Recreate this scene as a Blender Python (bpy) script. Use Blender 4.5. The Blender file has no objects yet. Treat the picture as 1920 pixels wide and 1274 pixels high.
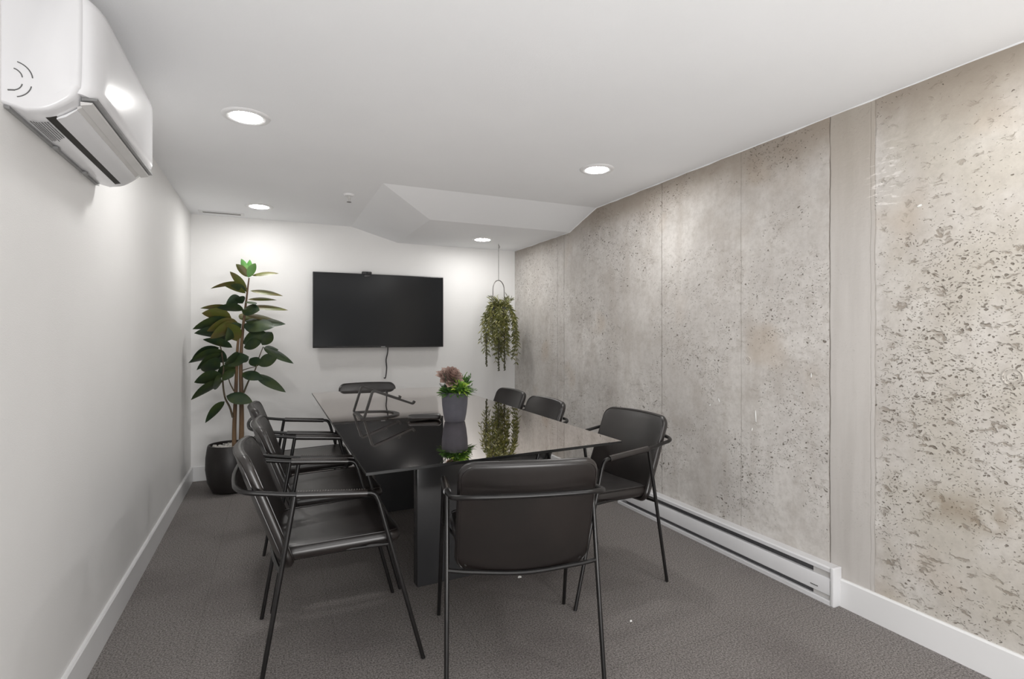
import bpy, bmesh, math, random
from mathutils import Vector, Matrix
D = bpy.data
C = bpy.context.scene.collection
sc = bpy.context.scene
R = math.radians

# ------------------------------------------------------------------ camera, world, exposure
H = 2.187           # ceiling height
SOF = 2.068         # underside of the dropped soffit
XL, XR, YB, YF = -0.603, 2.30, 5.04, -1.9
CAMZ = 1.2
FPX = 1000.0
TH = math.atan(450 / FPX)
cam_d = D.cameras.new('camera'); cam = D.objects.new('camera', cam_d); C.objects.link(cam)
cam_d.sensor_width = 36; cam_d.lens = FPX / 1920 * 36; cam_d.shift_y = -9 / 1920
cam_d.clip_start = 0.02
cam.location = (0, 0, CAMZ); cam.rotation_euler = (R(90), 0, -TH)
sc.camera = cam
w = D.worlds.new('world'); sc.world = w; w.use_nodes = True
w.node_tree.nodes['Background'].inputs[0].default_value = (1.0, 0.985, 0.97, 1)
w.node_tree.nodes['Background'].inputs[1].default_value = .6
sc.view_settings.view_transform = 'Standard'; sc.view_settings.look = 'None'
sc.view_settings.gamma = 1; sc.view_settings.use_curve_mapping = False
sc.view_settings.exposure = 0.07
LAMP = 122.0         # strength of the downlight diffusers
# added soft fill, unseen behind the viewer, aimed up to brighten the ceiling
bl = D.lights.new('added_fill_light', 'AREA'); bl.shape = 'RECTANGLE'; bl.size = 2.0; bl.size_y = 1.0; bl.energy = 90; bl.color = (1, .99, .98)
blo = D.objects.new('added_fill_light', bl); C.objects.link(blo); blo.location = (.55, -1.5, .3)
blo.rotation_euler = (R(90 + 58), 0, R(-3))

def at(px, py, Y):
    """point seen at a pixel, at room depth Y"""
    a = (px - 960) / FPX; b = (628 - py) / FPX
    z = Y / (math.cos(TH) - math.sin(TH) * a)
    return Vector((z * (a * math.cos(TH) + math.sin(TH)), Y, CAMZ + b * z))

# ------------------------------------------------------------------ materials
def mat(name, col, rough=0.5, metal=0.0, **kw):
    m = D.materials.new(name); m.use_nodes = True
    p = m.node_tree.nodes['Principled BSDF']
    p.inputs['Base Color'].default_value = (*col, 1)
    p.inputs['Roughness'].default_value = rough
    p.inputs['Metallic'].default_value = metal
    for k, v in kw.items():
        p.inputs[k.replace('_', ' ')].default_value = v
    return m
class NT:
    def __init__(s, m): s.t = m.node_tree; s.p = s.t.nodes.get('Principled BSDF')
    def n(s, typ, **kw):
        nd = s.t.nodes.new(typ)
        for k, v in kw.items(): setattr(nd, k, v)
        return nd
    def put(s, sock, v):
        if hasattr(v, 'is_output') or isinstance(v, bpy.types.NodeSocket): s.t.links.new(v, sock)
        else: sock.default_value = v
    def math(s, op, a, b=0.0, c=0.0, clamp=False):
        nd = s.n('ShaderNodeMath', operation=op, use_clamp=clamp)
        s.put(nd.inputs[0], a); s.put(nd.inputs[1], b); s.put(nd.inputs[2], c); return nd.outputs[0]
    def ramp(s, v, lo, hi, a=0.0, b=1.0, smooth=True):
        nd = s.n('ShaderNodeMapRange', interpolation_type='SMOOTHSTEP' if smooth else 'LINEAR')
        s.put(nd.inputs[0], v); s.put(nd.inputs[1], lo); s.put(nd.inputs[2], hi); s.put(nd.inputs[3], a); s.put(nd.inputs[4], b)
        return nd.outputs[0]
    def mix(s, f, a, b):
        nd = s.n('ShaderNodeMix', data_type='RGBA')
        s.put(nd.inputs[0], f)
        s.put(nd.inputs[6], (*a, 1) if isinstance(a, tuple) else a); s.put(nd.inputs[7], (*b, 1) if isinstance(b, tuple) else b)
        return nd.outputs[2]
    def co(s, scale=(1, 1, 1), loc=(0, 0, 0)):
        tc = s.n('ShaderNodeTexCoord'); mp = s.n('ShaderNodeMapping')
        mp.inputs['Scale'].default_value = scale; mp.inputs['Location'].default_value = loc
        s.t.links.new(tc.outputs['Object'], mp.inputs[0]); return mp.outputs[0]
    def noise(s, v, scale, detail=3, rough=0.5, dist=0.0):
        nd = s.n('ShaderNodeTexNoise'); s.put(nd.inputs['Vector'], v)
        nd.inputs['Scale'].default_value = scale; nd.inputs['Detail'].default_value = detail
        nd.inputs['Roughness'].default_value = rough; nd.inputs['Distortion'].default_value = dist
        return nd.outputs[0]
    def vor(s, v, scale, feature='F1', rand=1.0):
        nd = s.n('ShaderNodeTexVoronoi', feature=feature); s.put(nd.inputs['Vector'], v)
        nd.inputs['Scale'].default_value = scale; nd.inputs['Randomness'].default_value = rand
        return nd.outputs['Distance'], nd.outputs.get('Color')
    def bump(s, h, dist, strength=1.0):
        nd = s.n('ShaderNodeBump'); s.put(nd.inputs['Height'], h)
        nd.inputs['Distance'].default_value = dist; nd.inputs['Strength'].default_value = strength
        s.t.links.new(nd.outputs[0], s.p.inputs['Normal'])
def noisy(name, c1, c2, scale, rough=0.5, bumpd=0.0, bscale=None, stretch=(1, 1, 1), metal=0.0, **kw):
    m = mat(name, c1, rough, metal, **kw); t = NT(m); v = t.co(stretch)
    t.put(t.p.inputs['Base Color'], t.mix(t.ramp(t.noise(v, scale, 4), .35, .65), c1, c2))
    if bumpd: t.bump(t.noise(v, bscale or scale, 3), bumpd)
    return m

M = {}
M['paint'] = noisy('white wall paint', (.825, .82, .812), (.81, .805, .797), 3, .55, .0006, 260)
M['ceil'] = noisy('white ceiling paint', (.885, .895, .91), (.87, .88, .895), 2, .8, .0004, 200)
M['trim'] = noisy('white trim paint', (.80, .80, .805), (.78, .78, .785), 4, .35)
M['plastic'] = noisy('white plastic', (.72, .72, .735), (.70, .70, .715), 5, .2)
M['plastic2'] = noisy('pale grey plastic', (.62, .61, .60), (.58, .57, .56), 6, .35)
M['plgrey'] = noisy('mid grey plastic', (.25, .25, .25), (.2, .2, .2), 8, .3)
M['slot'] = noisy('dark slot', (.015, .013, .01), (.02, .018, .015), 9, .6)
M['fins'] = noisy('dark heater fins', (.06, .06, .065), (.09, .09, .095), 40, .4, stretch=(1, 8, 1))
M['ink'] = noisy('grey ink', (.10, .10, .10), (.13, .13, .13), 20, .6)
M['metal'] = noisy('black painted metal', (.006, .0055, .0055), (.009, .008, .008), 20, .33)
M['gun'] = noisy('dark grey metal', (.02, .018, .017), (.03, .027, .025), 20, .3)
M['wire'] = noisy('brushed wire', (.22, .21, .2), (.3, .29, .28), 30, .35, metal=.8)
M['glass'] = mat('black table glass', (.68, .625, .595), .012, 1.0)
M['slab'] = noisy('black lacquer slab', (.035, .035, .037), (.045, .045, .047), 3, .25)
M['edge'] = noisy('ground glass edge', (.012, .012, .012), (.02, .02, .02), 8, .3, Specular_IOR_Level=.2)
M['screen'] = mat('tv screen', (.008, .009, .0105), .16, Specular_IOR_Level=.28)
t = NT(M['screen']); v = t.co(); t.bump(t.noise(v, 900, 1), .00003)
M['bezel'] = noisy('tv bezel', (.015, .015, .016), (.02, .02, .021), 20, .35)
M['silver'] = noisy('silver mark', (.5, .5, .5), (.6, .6, .6), 20, .3)
M['pot_dark'] = noisy('dark brown glazed pot', (.014, .0115, .011), (.02, .017, .016), 12, .4, .0005, 60)
M['pot_grey'] = noisy('blue grey pot', (.075, .076, .095), (.085, .086, .107), 30, .6)
M['pebble'] = noisy('white pebbles', (.75, .73, .7), (.6, .58, .55), 30, .6)
M['soil'] = noisy('soil', (.03, .022, .016), (.06, .045, .03), 60, .9, .003, 80)
M['bark'] = noisy('trunk bark', (.20, .12, .06), (.10, .06, .035), 14, .7, .002, 40, (1, 1, .25))
M['stem'] = noisy('green brown stem', (.10, .07, .04), (.06, .05, .025), 18, .6)
M['scrap'] = noisy('white scrap', (.8, .8, .78), (.7, .7, .68), 30, .7)

def leafmat(name, a, b, c, rough=.4, scale=9):
    m = mat(name, a, rough); t = NT(m); v = t.co()
    f = t.ramp(t.noise(v, scale, 3), .35, .65)
    col = t.mix(f, a, b)
    g = t.n('ShaderNodeNewGeometry')
    col = t.mix(g.outputs['Backfacing'], col, c)
    r = t.ramp(t.noise(v, 3.1, 1), .45, .7)
    t.put(t.p.inputs['Base Color'], col)
    t.p.inputs['Subsurface Weight'].default_value = 0.0
    return m
M['rubber'] = leafmat('rubber plant leaf', (.022, .045, .022), (.045, .07, .02), (.10, .085, .045), .4)
M['rubber_y'] = leafmat('young rubber plant leaf', (.10, .12, .02), (.14, .11, .035), (.18, .13, .06), .42)
M['rubber_l'] = leafmat('fresh top leaf', (.12, .32, .08), (.2, .4, .12), (.3, .45, .2), .35)
M['olive'] = leafmat('olive hanging leaf', (.20, .20, .04), (.11, .13, .03), (.22, .21, .07), .5, 25)
M['olive_d'] = leafmat('dark hanging leaf', (.10, .11, .04), (.15, .15, .05), (.16, .16, .08), .5, 25)
M['pearl'] = leafmat('brown green tail', (.09, .085, .04), (.06, .06, .03), (.09, .085, .04), .6, 60)
M['rosette'] = leafmat('dusty pink succulent', (.46, .34, .29), (.34, .235, .20), (.33, .22, .19), .5, 25)
M['lime'] = leafmat('lime succulent', (.36, .50, .06), (.16, .34, .04), (.14, .28, .04), .45, 25)
M['green'] = leafmat('green succulent', (.10, .22, .03), (.05, .13, .02), (.06, .14, .03), .45, 25)
M['sprig'] = leafmat('dark sprig', (.03, .05, .03), (.05, .08, .05), (.04, .06, .04), .5, 25)

# leather
def leather(name, a, b):
    m = mat(name, a, .36); t = NT(m); v = t.co()
    t.put(t.p.inputs['Base Color'], t.mix(t.ramp(t.noise(v, 5, 4), .35, .7), a, b))
    t.put(t.p.inputs['Roughness'], t.ramp(t.noise(v, 9, 4), .2, .8, .33, .37))
    d = t.noise(v, 60, 2)
    h = t.math('ADD', t.math('MULTIPLY', d, .03), t.math('MULTIPLY', t.noise(v, 6, 1, .4), .22))
    t.bump(h, .005, .3); t.p.inputs['Specular IOR Level'].default_value = .85
    return m
M['leather'] = leather('dark brown leather', (.0075, .0055, .005), (.013, .0095, .0085))
M['thread'] = noisy('leather lacing', (.13, .115, .105), (.17, .155, .145), 60, .25)  # lacing colour lightened to paint in its bright glints

# carpet
m = M['carpet'] = mat('charcoal carpet', (.1, .1, .1), .95); t = NT(m); v = t.co()
n1 = t.noise(v, 160, 3, .7); n2 = t.noise(v, 1.3, 3); n3 = t.noise(v, 520, 2, .7)
col = t.mix(t.ramp(n1, .3, .7), (.115, .106, .102), (.41, .38, .365))
col = t.mix(t.ramp(n2, .45, .7, 0, .35), col, (.10, .085, .085))
tx = t.n('ShaderNodeSeparateXYZ'); t.put(tx.inputs[0], v)
def line_at(t, coord, period, off, width):
    f = t.math('FRACT', t.math('DIVIDE', t.math('ADD', coord, off + 50 * period), period))
    d = t.math('MULTIPLY', t.math('ABSOLUTE', t.math('SUBTRACT', f, .5)), period)
    return t.ramp(d, 0, width, 1, 0)
ln = t.math('MAXIMUM', line_at(t, tx.outputs[0], .5, .02, .004), line_at(t, tx.outputs[1], .5, .15, .004))
col = t.mix(t.math('MULTIPLY', ln, .18), col, (.03, .028, .027))
t.put(t.p.inputs['Base Color'], col); t.p.inputs['Specular IOR Level'].default_value = .1
t.bump(t.math('ADD', n1, t.math('MULTIPLY', n3, .6)), .006, .8)

# concrete
m = M['concrete'] = mat('bare cast concrete', (.5, .46, .42), .85); t = NT(m); v = t.co()
xyz = t.n('ShaderNodeSeparateXYZ'); t.put(xyz.inputs[0], v); Yc, Zc = xyz.outputs[1], xyz.outputs[2]
vw = t.n('ShaderNodeVectorMath', operation='ADD')      # warped coordinates
nv = t.n('ShaderNodeTexNoise'); t.put(nv.inputs['Vector'], v); nv.inputs['Scale'].default_value = 22; nv.inputs['Detail'].default_value = 2
sc2 = t.n('ShaderNodeVectorMath', operation='SCALE'); t.put(sc2.inputs[0], nv.outputs['Color']); sc2.inputs['Scale'].default_value = .045
t.put(vw.inputs[0], v); t.put(vw.inputs[1], sc2.outputs[0]); V = vw.outputs[0]
def stretched(s):
    mp = t.n('ShaderNodeMapping'); mp.inputs['Scale'].default_value = s; t.put(mp.inputs[0], V); return mp.outputs[0]
strip = t.math('MULTIPLY', t.ramp(Yc, 1.408, 1.414), t.ramp(Yc, 1.606, 1.612, 1, 0))
near = t.ramp(Yc, 1.35, 1.42, 1, 0)                     # the rough bay nearest the camera
nbig = t.noise(v, 1.4, 4, .6); nmid = t.noise(v, 5, 5, .62); nfin = t.noise(v, 38, 5, .7)
col = t.mix(t.ramp(nbig, .32, .68), (.72, .695, .665), (.56, .535, .51))
col = t.mix(t.ramp(nmid, .45, .70, 0, .6), col, (.45, .415, .38))
col = t.mix(t.math('MULTIPLY', near, t.ramp(t.noise(v, 3.2, 4), .4, .65, .25, .75)), col, (.46, .425, .365))
col = t.mix(t.ramp(nfin, .35, .75, 0, .35), col, (.34, .31, .28))
# vertical damp streaks and warm patches
col = t.mix(t.math('MULTIPLY', t.ramp(t.noise(t.co((1, 5, .5)), 2.0, 4), .5, .75), .4), col, (.44, .40, .36))
patch = t.math('MULTIPLY', t.ramp(t.noise(t.co((1, 1, 1), (3, 1, 2)), 2.1, 2), .58, .72), .4)
col = t.mix(patch, col, (.46, .37, .28))
# brown stain band under the ceiling, with light falloff painted in
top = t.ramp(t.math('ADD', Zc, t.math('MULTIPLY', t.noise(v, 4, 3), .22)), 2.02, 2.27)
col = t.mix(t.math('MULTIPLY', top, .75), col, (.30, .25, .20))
# smooth strip
scol = t.mix(t.ramp(t.noise(t.co((1, 7, .7)), 2.2, 5), .35, .7), (.56, .535, .51), (.50, .475, .45))
scol = t.mix(t.math('MULTIPLY', t.ramp(Zc, 1.5, 2.15), .6), scol, (.33, .28, .22))
col = t.mix(strip, col, scol)
# pits: two sizes, denser in places, mostly gone on the strip
dens = t.ramp(t.noise(v, 2.3, 4, .6), .34, .62)
low = t.ramp(t.math('ADD', Zc, t.math('MULTIPLY', nmid, .5)), 2.0, 1.1)
dens = t.math('ADD', t.math('MULTIPLY', dens, t.math('ADD', 1.0, t.math('MULTIPLY', near, .1))), t.math('MULTIPLY', near, t.math('MULTIPLY', low, .35)))
dens = t.math('MULTIPLY', dens, t.math('SUBTRACT', 1, t.math('MULTIPLY', near, t.ramp(t.math('ADD', Zc, t.math('MULTIPLY', nbig, .5)), 1.65, 2.15, 0, .6))))
def pits(scale, stretch, r0, keep):
    nd = t.n('ShaderNodeTexVoronoi'); t.put(nd.inputs['Vector'], stretched(stretch)); nd.inputs['Scale'].default_value = scale
    s3 = t.n('ShaderNodeSeparateColor'); t.put(s3.inputs[0], nd.outputs['Color'])
    thr = t.math('MULTIPLY', t.math('SUBTRACT', t.math('MULTIPLY', dens, keep), s3.outputs[0]), r0 * 3)
    thr = t.math('MINIMUM', t.math('MAXIMUM', thr, 0), r0)
    return t.ramp(t.math('SUBTRACT', nd.outputs['Distance'], thr), -.045, .03, 1, 0)
p1 = pits(48, (1, .75, 1.25), .24, .62)
p2 = pits(110, (1, .8, 1.3), .27, .75)
p3 = pits(20, (1, .9, 1.15), .13, .36)
pit = t.math('MULTIPLY', t.math('MAXIMUM', t.math('MAXIMUM', p1, t.math('MULTIPLY', p2, .7)), p3), t.math('SUBTRACT', 1, t.math('MULTIPLY', strip, .93)))
col = t.mix(t.math('MULTIPLY', pit, .85), col, (.15, .125, .10))
# mottled scuffs in the rough bay
sc4 = t.math('MULTIPLY', t.ramp(t.noise(stretched((1, 1, 2.2)), 17, 4, .65), .56, .68), t.math('ADD', t.math('MULTIPLY', near, .5), .28))
sc4 = t.math('MULTIPLY', sc4, t.math('SUBTRACT', 1, strip)); sc4 = t.math('MULTIPLY', sc4, t.ramp(dens, .1, .6, .25, 1))
col = t.mix(sc4, col, (.25, .215, .175))
# form seams
def seam(y, w_, k):
    wob = t.math('MULTIPLY', t.math('SUBTRACT', t.noise(v, 9, 2), .5), .012)
    d = t.math('ABSOLUTE', t.math('SUBTRACT', t.math('ADD', Yc, wob), y)); return t.math('MULTIPLY', t.ramp(d, 0, w_, 1, 0), k)
sm = None
for y, w_, k in ((1.61, .005, .75), (1.412, .006, .35), (1.43, .004, .2), (2.75, .006, .6), (4.015, .008, .5), (4.13, .01, .35), (2.11, .005, .3)):
    s_ = seam(y, w_, k); sm = s_ if sm is None else t.math('MAXIMUM', sm, s_)
sm = t.math('MULTIPLY', sm, t.ramp(t.noise(v, 6, 3), .3, .55, .35, 1))
col = t.mix(sm, col, (.17, .14, .115))
# white plaster smears beside the strip, and one brown patch
def box(y0, y1, z0, z1, e=.04):
    a = t.math('MULTIPLY', t.ramp(Yc, y0 - e, y0 + e), t.ramp(Yc, y1 - e, y1 + e, 1, 0))
    b = t.math('MULTIPLY', t.ramp(Zc, z0 - e, z0 + e), t.ramp(Zc, z1 - e, z1 + e, 1, 0)); return t.math('MULTIPLY', a, b)
wh = t.math('MULTIPLY', box(1.31, 1.43, 1.70, 1.98), t.ramp(t.noise(t.co((1, 2, 9)), 7, 3, .6), .56, .62))
col = t.mix(t.math('MULTIPLY', wh, .75), col, (.74, .71, .68))
vs = t.noise(v, 11, 2)
br = t.math('MULTIPLY', box(.96, 1.24, .51, .60, .05), t.ramp(vs, .35, .5))
col = t.mix(t.math('MULTIPLY', br, .6), col, (.26, .205, .14))
t.put(t.p.inputs['Base Color'], col); t.p.inputs['Specular IOR Level'].default_value = .25
h = t.math('SUBTRACT', t.math('ADD', t.math('MULTIPLY', nfin, .18), t.math('MULTIPLY', nmid, .25)), t.math('MULTIPLY', pit, 1.0))
h = t.math('SUBTRACT', h, t.math('MULTIPLY', sm, .6)); h = t.math('SUBTRACT', h, t.math('MULTIPLY', sc4, .5)); h = t.math('ADD', h, t.math('MULTIPLY', strip, .15))
t.bump(h, .006, .9)

m = M['lamp'] = D.materials.new('lamp diffuser'); m.use_nodes = True; nt = m.node_tree; nt.nodes.clear()
e = nt.nodes.new('ShaderNodeEmission'); o_ = nt.nodes.new('ShaderNodeOutputMaterial'); e.inputs[0].default_value = (1, .985, .96, 1); e.inputs[1].default_value = LAMP
nt.links.new(e.outputs[0], o_.inputs[0])

# ------------------------------------------------------------------ helpers
def tag(o, label=None, cat=None, group=None, kind=None):
    for k, v_ in (('label', label), ('category', cat), ('group', group), ('kind', kind)):
        if v_: o[k] = v_
    return o
def empty(name, loc, rz, label, cat, group=None):
    o = D.objects.new(name, None); C.objects.link(o); o.location = loc; o.rotation_euler = (0, 0, rz)
    o.empty_display_size = .05
    return tag(o, label, cat, group)
def obj(name, bm, m, parent=None, smooth=True, auto=None):
    me = D.meshes.new(name); bmesh.ops.recalc_face_normals(bm, faces=bm.faces) if auto != 'keep' else None
    bm.to_mesh(me); bm.free(); o = D.objects.new(name, me); C.objects.link(o)
    for mm in (m if isinstance(m, (list, tuple)) else [m]): me.materials.append(M[mm])
    if smooth:
        for p in me.polygons: p.use_smooth = True
        if auto != 'keep' and hasattr(me, 'set_sharp_from_angle'): me.set_sharp_from_angle(angle=R(38))
    if parent: o.parent = parent
    return o
def B(): return bmesh.new()
def box(bm, lo, hi, bev=0.0, seg=2):
    lo, hi = Vector(lo), Vector(hi); g = bmesh.ops.create_cube(bm, size=1)
    for v_ in g['verts']:
        v_.co = Vector([lo[i] if v_.co[i] < 0 else hi[i] for i in range(3)])
    if bev:
        es = list({e_ for v_ in g['verts'] for e_ in v_.link_edges})
        bmesh.ops.bevel(bm, geom=es, offset=bev, segments=seg, profile=.5, affect='EDGES')
    return bm
def tube(bm, pts, r, n=10, closed=False, cap=True):
    pts = [Vector(p) for p in pts]; N = len(pts)
    rs = r if isinstance(r, (list, tuple)) else [r] * N
    tg = []
    for i in range(N):
        if closed: d = pts[(i + 1) % N] - pts[i - 1]
        else: d = pts[min(i + 1, N - 1)] - pts[max(i - 1, 0)]
        tg.append(d.normalized())
    up = Vector((0, 0, 1)) if abs(tg[0].z) < .9 else Vector((1, 0, 0))
    nrm = (up - tg[0] * up.dot(tg[0])).normalized(); rings = []
    for i in range(N):
        nrm = (nrm - tg[i] * nrm.dot(tg[i])).normalized(); b = tg[i].cross(nrm)
        rings.append([bm.verts.new(pts[i] + rs[i] * (math.cos(2 * math.pi * k / n) * nrm + math.sin(2 * math.pi * k / n) * b)) for k in range(n)])
    for i in range(N if closed else N - 1):
        a, b = rings[i], rings[(i + 1) % N]
        off = 0
        if closed and i == N - 1:
            off = min(range(n), key=lambda k: (b[k].co - a[0].co).length)
        for k in range(n): bm.faces.new((a[k], a[(k + 1) % n], b[(k + 1 + off) % n], b[(k + off) % n]))
    if cap and not closed: bm.faces.new(rings[0][::-1]); bm.faces.new(rings[-1])
    return bm
def flatbar(bm, pts, w_, t_, side):
    """flat bar swept along pts; side = direction of its width"""
    pts = [Vector(p) for p in pts]; s_ = Vector(side).normalized(); rings = []
    for i, p in enumerate(pts):
        d = (pts[min(i + 1, len(pts) - 1)] - pts[max(i - 1, 0)]).normalized(); n_ = d.cross(s_).normalized()
        rings.append([bm.verts.new(p + s_ * a * w_ / 2 + n_ * b * t_ / 2) for a, b in ((-1, -1), (1, -1), (1, 1), (-1, 1))])
    for a, b in zip(rings, rings[1:]):
        for k in range(4): bm.faces.new((a[k], a[(k + 1) % 4], b[(k + 1) % 4], b[k]))
    bm.faces.new(rings[0][::-1]); bm.faces.new(rings[-1])
def fillet(pts, r, n=6):
    pts = [Vector(p) for p in pts]; out = [pts[0]]
    for a, p, b in zip(pts, pts[1:], pts[2:]):
        rr = r if not isinstance(r, dict) else r
        d1, d2 = a - p, b - p; q = min(rr, d1.length * .48, d2.length * .48)
        s, e_ = p + d1.normalized() * q, p + d2.normalized() * q
        for i in range(n + 1):
            u = i / n; out.append((1 - u) ** 2 * s + 2 * u * (1 - u) * p + u * u * e_)
    out.append(pts[-1]); return out
def catmull(pts, n=6):
    P = [Vector(p) for p in pts]; P = [2 * P[0] - P[1]] + P + [2 * P[-1] - P[-2]]; out = []
    for i in range(1, len(P) - 2):
        for k in range(n):
            u = k / n; a, b, c, d = P[i - 1:i + 3]
            out.append(.5 * ((2 * b) + (c - a) * u + (2 * a - 5 * b + 4 * c - d) * u * u + (3 * b - a - 3 * c + d) * u ** 3))
    out.append(P[-2]); return out
def lathe(bm, prof, n=40, cx=0, cy=0):
    rings = []
    for r_, z in prof:
        if r_ < 1e-5: rings.append([bm.verts.new((cx, cy, z))])
        else: rings.append([bm.verts.new((cx + r_ * math.cos(2 * math.pi * k / n), cy + r_ * math.sin(2 * math.pi * k / n), z)) for k in range(n)])
    for a, b in zip(rings, rings[1:]):
        for k in range(n):
            k2 = (k + 1) % n
            if len(a) == 1 and len(b) == 1: continue
            if len(a) == 1: bm.faces.new((a[0], b[k2], b[k]))
            elif len(b) == 1: bm.faces.new((a[k], a[k2], b[0]))
            else: bm.faces.new((a[k], a[k2], b[k2], b[k]))
    return bm
def prism(bm, prof, y0, y1, axes='xz'):
    """closed outline in x,z extruded along y"""
    A = [bm.verts.new((x, y0, z)) for x, z in prof]; Bv = [bm.verts.new((x, y1, z)) for x, z in prof]
    n = len(prof)
    for k in range(n): bm.faces.new((A[k], A[(k + 1) % n], Bv[(k + 1) % n], Bv[k]))
    bm.faces.new(A[::-1]); bm.faces.new(Bv); return bm
def rrect(W, Hh, rc, n=7, m_=8):
    """rounded rectangle outline centred on 0"""
    out = []
    for cx, cy, a0 in ((W / 2 - rc, Hh / 2 - rc, 0), (-W / 2 + rc, Hh / 2 - rc, 90), (-W / 2 + rc, -Hh / 2 + rc, 180), (W / 2 - rc, -Hh / 2 + rc, 270)):
        arc = [(cx + rc * math.cos(R(a0 + 90 * k / n)), cy + rc * math.sin(R(a0 + 90 * k / n))) for k in range(n + 1)]
        if out:
            x0, y0 = out[-1]; x1, y1 = arc[0]
            out += [(x0 + (x1 - x0) * k / m_, y0 + (y1 - y0) * k / m_) for k in range(1, m_)]
        out += arc
    x0, y0 = out[-1]; x1, y1 = out[0]
    out += [(x0 + (x1 - x0) * k / m_, y0 + (y1 - y0) * k / m_) for k in range(1, m_)]
    return out
def pad(W, Hh, T, rc, fn, crown=0.0):
    """upholstered pad with pillowed edges; fn(u, v, w) maps it into place"""
    bm = B(); base = rrect(W, Hh, rc); e_ = T / 2; rings = []
    def ring(k1, inset, w_):
        vs = []
        for x, y in base:
            l = math.hypot(x, y); sx, sy = (W / 2 - inset) / (W / 2), (Hh / 2 - inset) / (Hh / 2)
            vs.append(bm.verts.new(fn(x * sx * k1, y * sy * k1, w_)))
        return vs
    ks = (.12, .3, .5, .7, .86)
    for k in ks: rings.append(ring(k, e_, -e_ - crown * (1 - k * k)))
    for i in range(9):
        a = R(-90 + 180 * i / 8); rings.append(ring(1, e_ * (1 - math.cos(a)), e_ * math.sin(a)))
    for k in ks[::-1]: rings.append(ring(k, e_, e_ + crown * (1 - k * k)))
    for a, b in zip(rings, rings[1:]):
        for k in range(len(a)): bm.faces.new((a[k], a[(k + 1) % len(a)], b[(k + 1) % len(a)], b[k]))
    bm.faces.new(rings[0][::-1]); bm.faces.new(rings[-1])
    return bm
def copy_tree(o, parent=None):
    c = o.copy(); C.objects.link(c); c.parent = parent
    for ch in [x for x in D.objects if x.parent == o]: copy_tree(ch, c)
    return c

# ------------------------------------------------------------------ the room
def struct(name, bm, m, smooth=False): return tag(obj(name, bm, m, None, smooth), kind='structure')
struct('floor', box(B(), (XL - .1, YF, -.1), (XR + .1, YB + .1, 0)), 'carpet')
struct('wall_left', box(B(), (XL - .1, YF, 0), (XL, YB + .1, H + .1)), 'paint')
struct('wall_back', box(B(), (XL, YB, 0), (XR, YB + .1, H + .1)), 'paint')
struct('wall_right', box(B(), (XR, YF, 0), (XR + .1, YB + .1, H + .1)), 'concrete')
# ceiling slab with the sloped-sided dropped soffit in its far right corner
bm = B()
x1, x2, y1, y2 = .658, 1.085, 3.512, 3.92
def V3(*p): return bm.verts.new(p)
a = V3(XL, YF, H); b = V3(XR, YF, H); c = V3(XR, y1, H); d = V3(x1, y1, H); e = V3(x1, YB, H); f = V3(XL, YB, H); g = V3(XL, y1, H)
h_ = V3(x2, y2, SOF); i_ = V3(XR, y2, SOF); j = V3(XR, YB, SOF); k = V3(x2, YB, SOF)
for q in ((a, b, c, d, g), (g, d, e, f), (d, c, i_, h_), (h_, i_, j, k), (d, h_, k, e)): bm.faces.new(q)
T_ = [V3(XL - .1, YF, H + .12), V3(XR + .1, YF, H + .12), V3(XR + .1, YB + .1, H + .12), V3(XL - .1, YB + .1, H + .12)]
bm.faces.new(T_)
o = tag(obj('ceiling', bm, 'ceil', None, False, 'keep'), kind='structure')
def bboard(name, prof, y0, y1): return struct(name, prism(B(), prof, y0, y1), 'trim')
BH = .122
bboard('baseboard_left', [(XL, 0), (XL + .014, 0), (XL + .014, BH - .006), (XL + .009, BH), (XL, BH)], YF, YB)
bm = box(B(), (XL + .014, YB - .014, 0), (XR, YB, BH), .003, 1); struct('baseboard_back', bm, 'trim')
bboard('baseboard_right', [(XR, 0), (XR - .013, 0), (XR - .013, BH - .006), (XR - .008, BH), (XR, BH)], YF, 1.553)
bboard('baseboard_right', [(XR, 0), (XR - .013, 0), (XR - .013, BH - .006), (XR - .008, BH), (XR, BH)], 3.16, YB - .014)
# caulk bead where ceiling meets concrete
bm = B(); rnd = random.Random(4)
def bead(p, q, n):
    P = [Vector(p).lerp(Vector(q), i / n) for i in range(n + 1)]
    tube(bm, [x + Vector((0, 0, rnd.uniform(-.002, .002))) for x in P], [rnd.uniform(.003, .006) for _ in P], 6)
bead((XR, YF, H), (XR, y1, H), 60); bead((XR, y1, H), (XR, y2, SOF), 6); bead((XR, y2, SOF), (XR, YB, SOF), 14)
struct('trim_1', bm, 'ceil', True)
# form-tie cones cast into the concrete
for n_, (y, z, r_) in enumerate(((2.064, 1.064, .021), (.956, 1.055, .031), (3.45, 1.065, .02))):
    bm = B(); prof = [(0, -.004), (r_ * .25, -.004), (r_ * .28, .003), (r_ * .5, .0035), (r_ * .55, -.002), (r_ * .85, -.001), (r_ * .9, .004), (r_, .003), (r_ * 1.02, -.004)]
    lathe(bm, prof, 28)
    bmesh.ops.transform(bm, matrix=Matrix.Translation((XR, y, z)) @ Matrix.Rotation(R(-90), 4, 'Y'), verts=bm.verts)
    o = struct('trim_%d' % (n_ + 2), bm, 'concrete', True)
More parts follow.
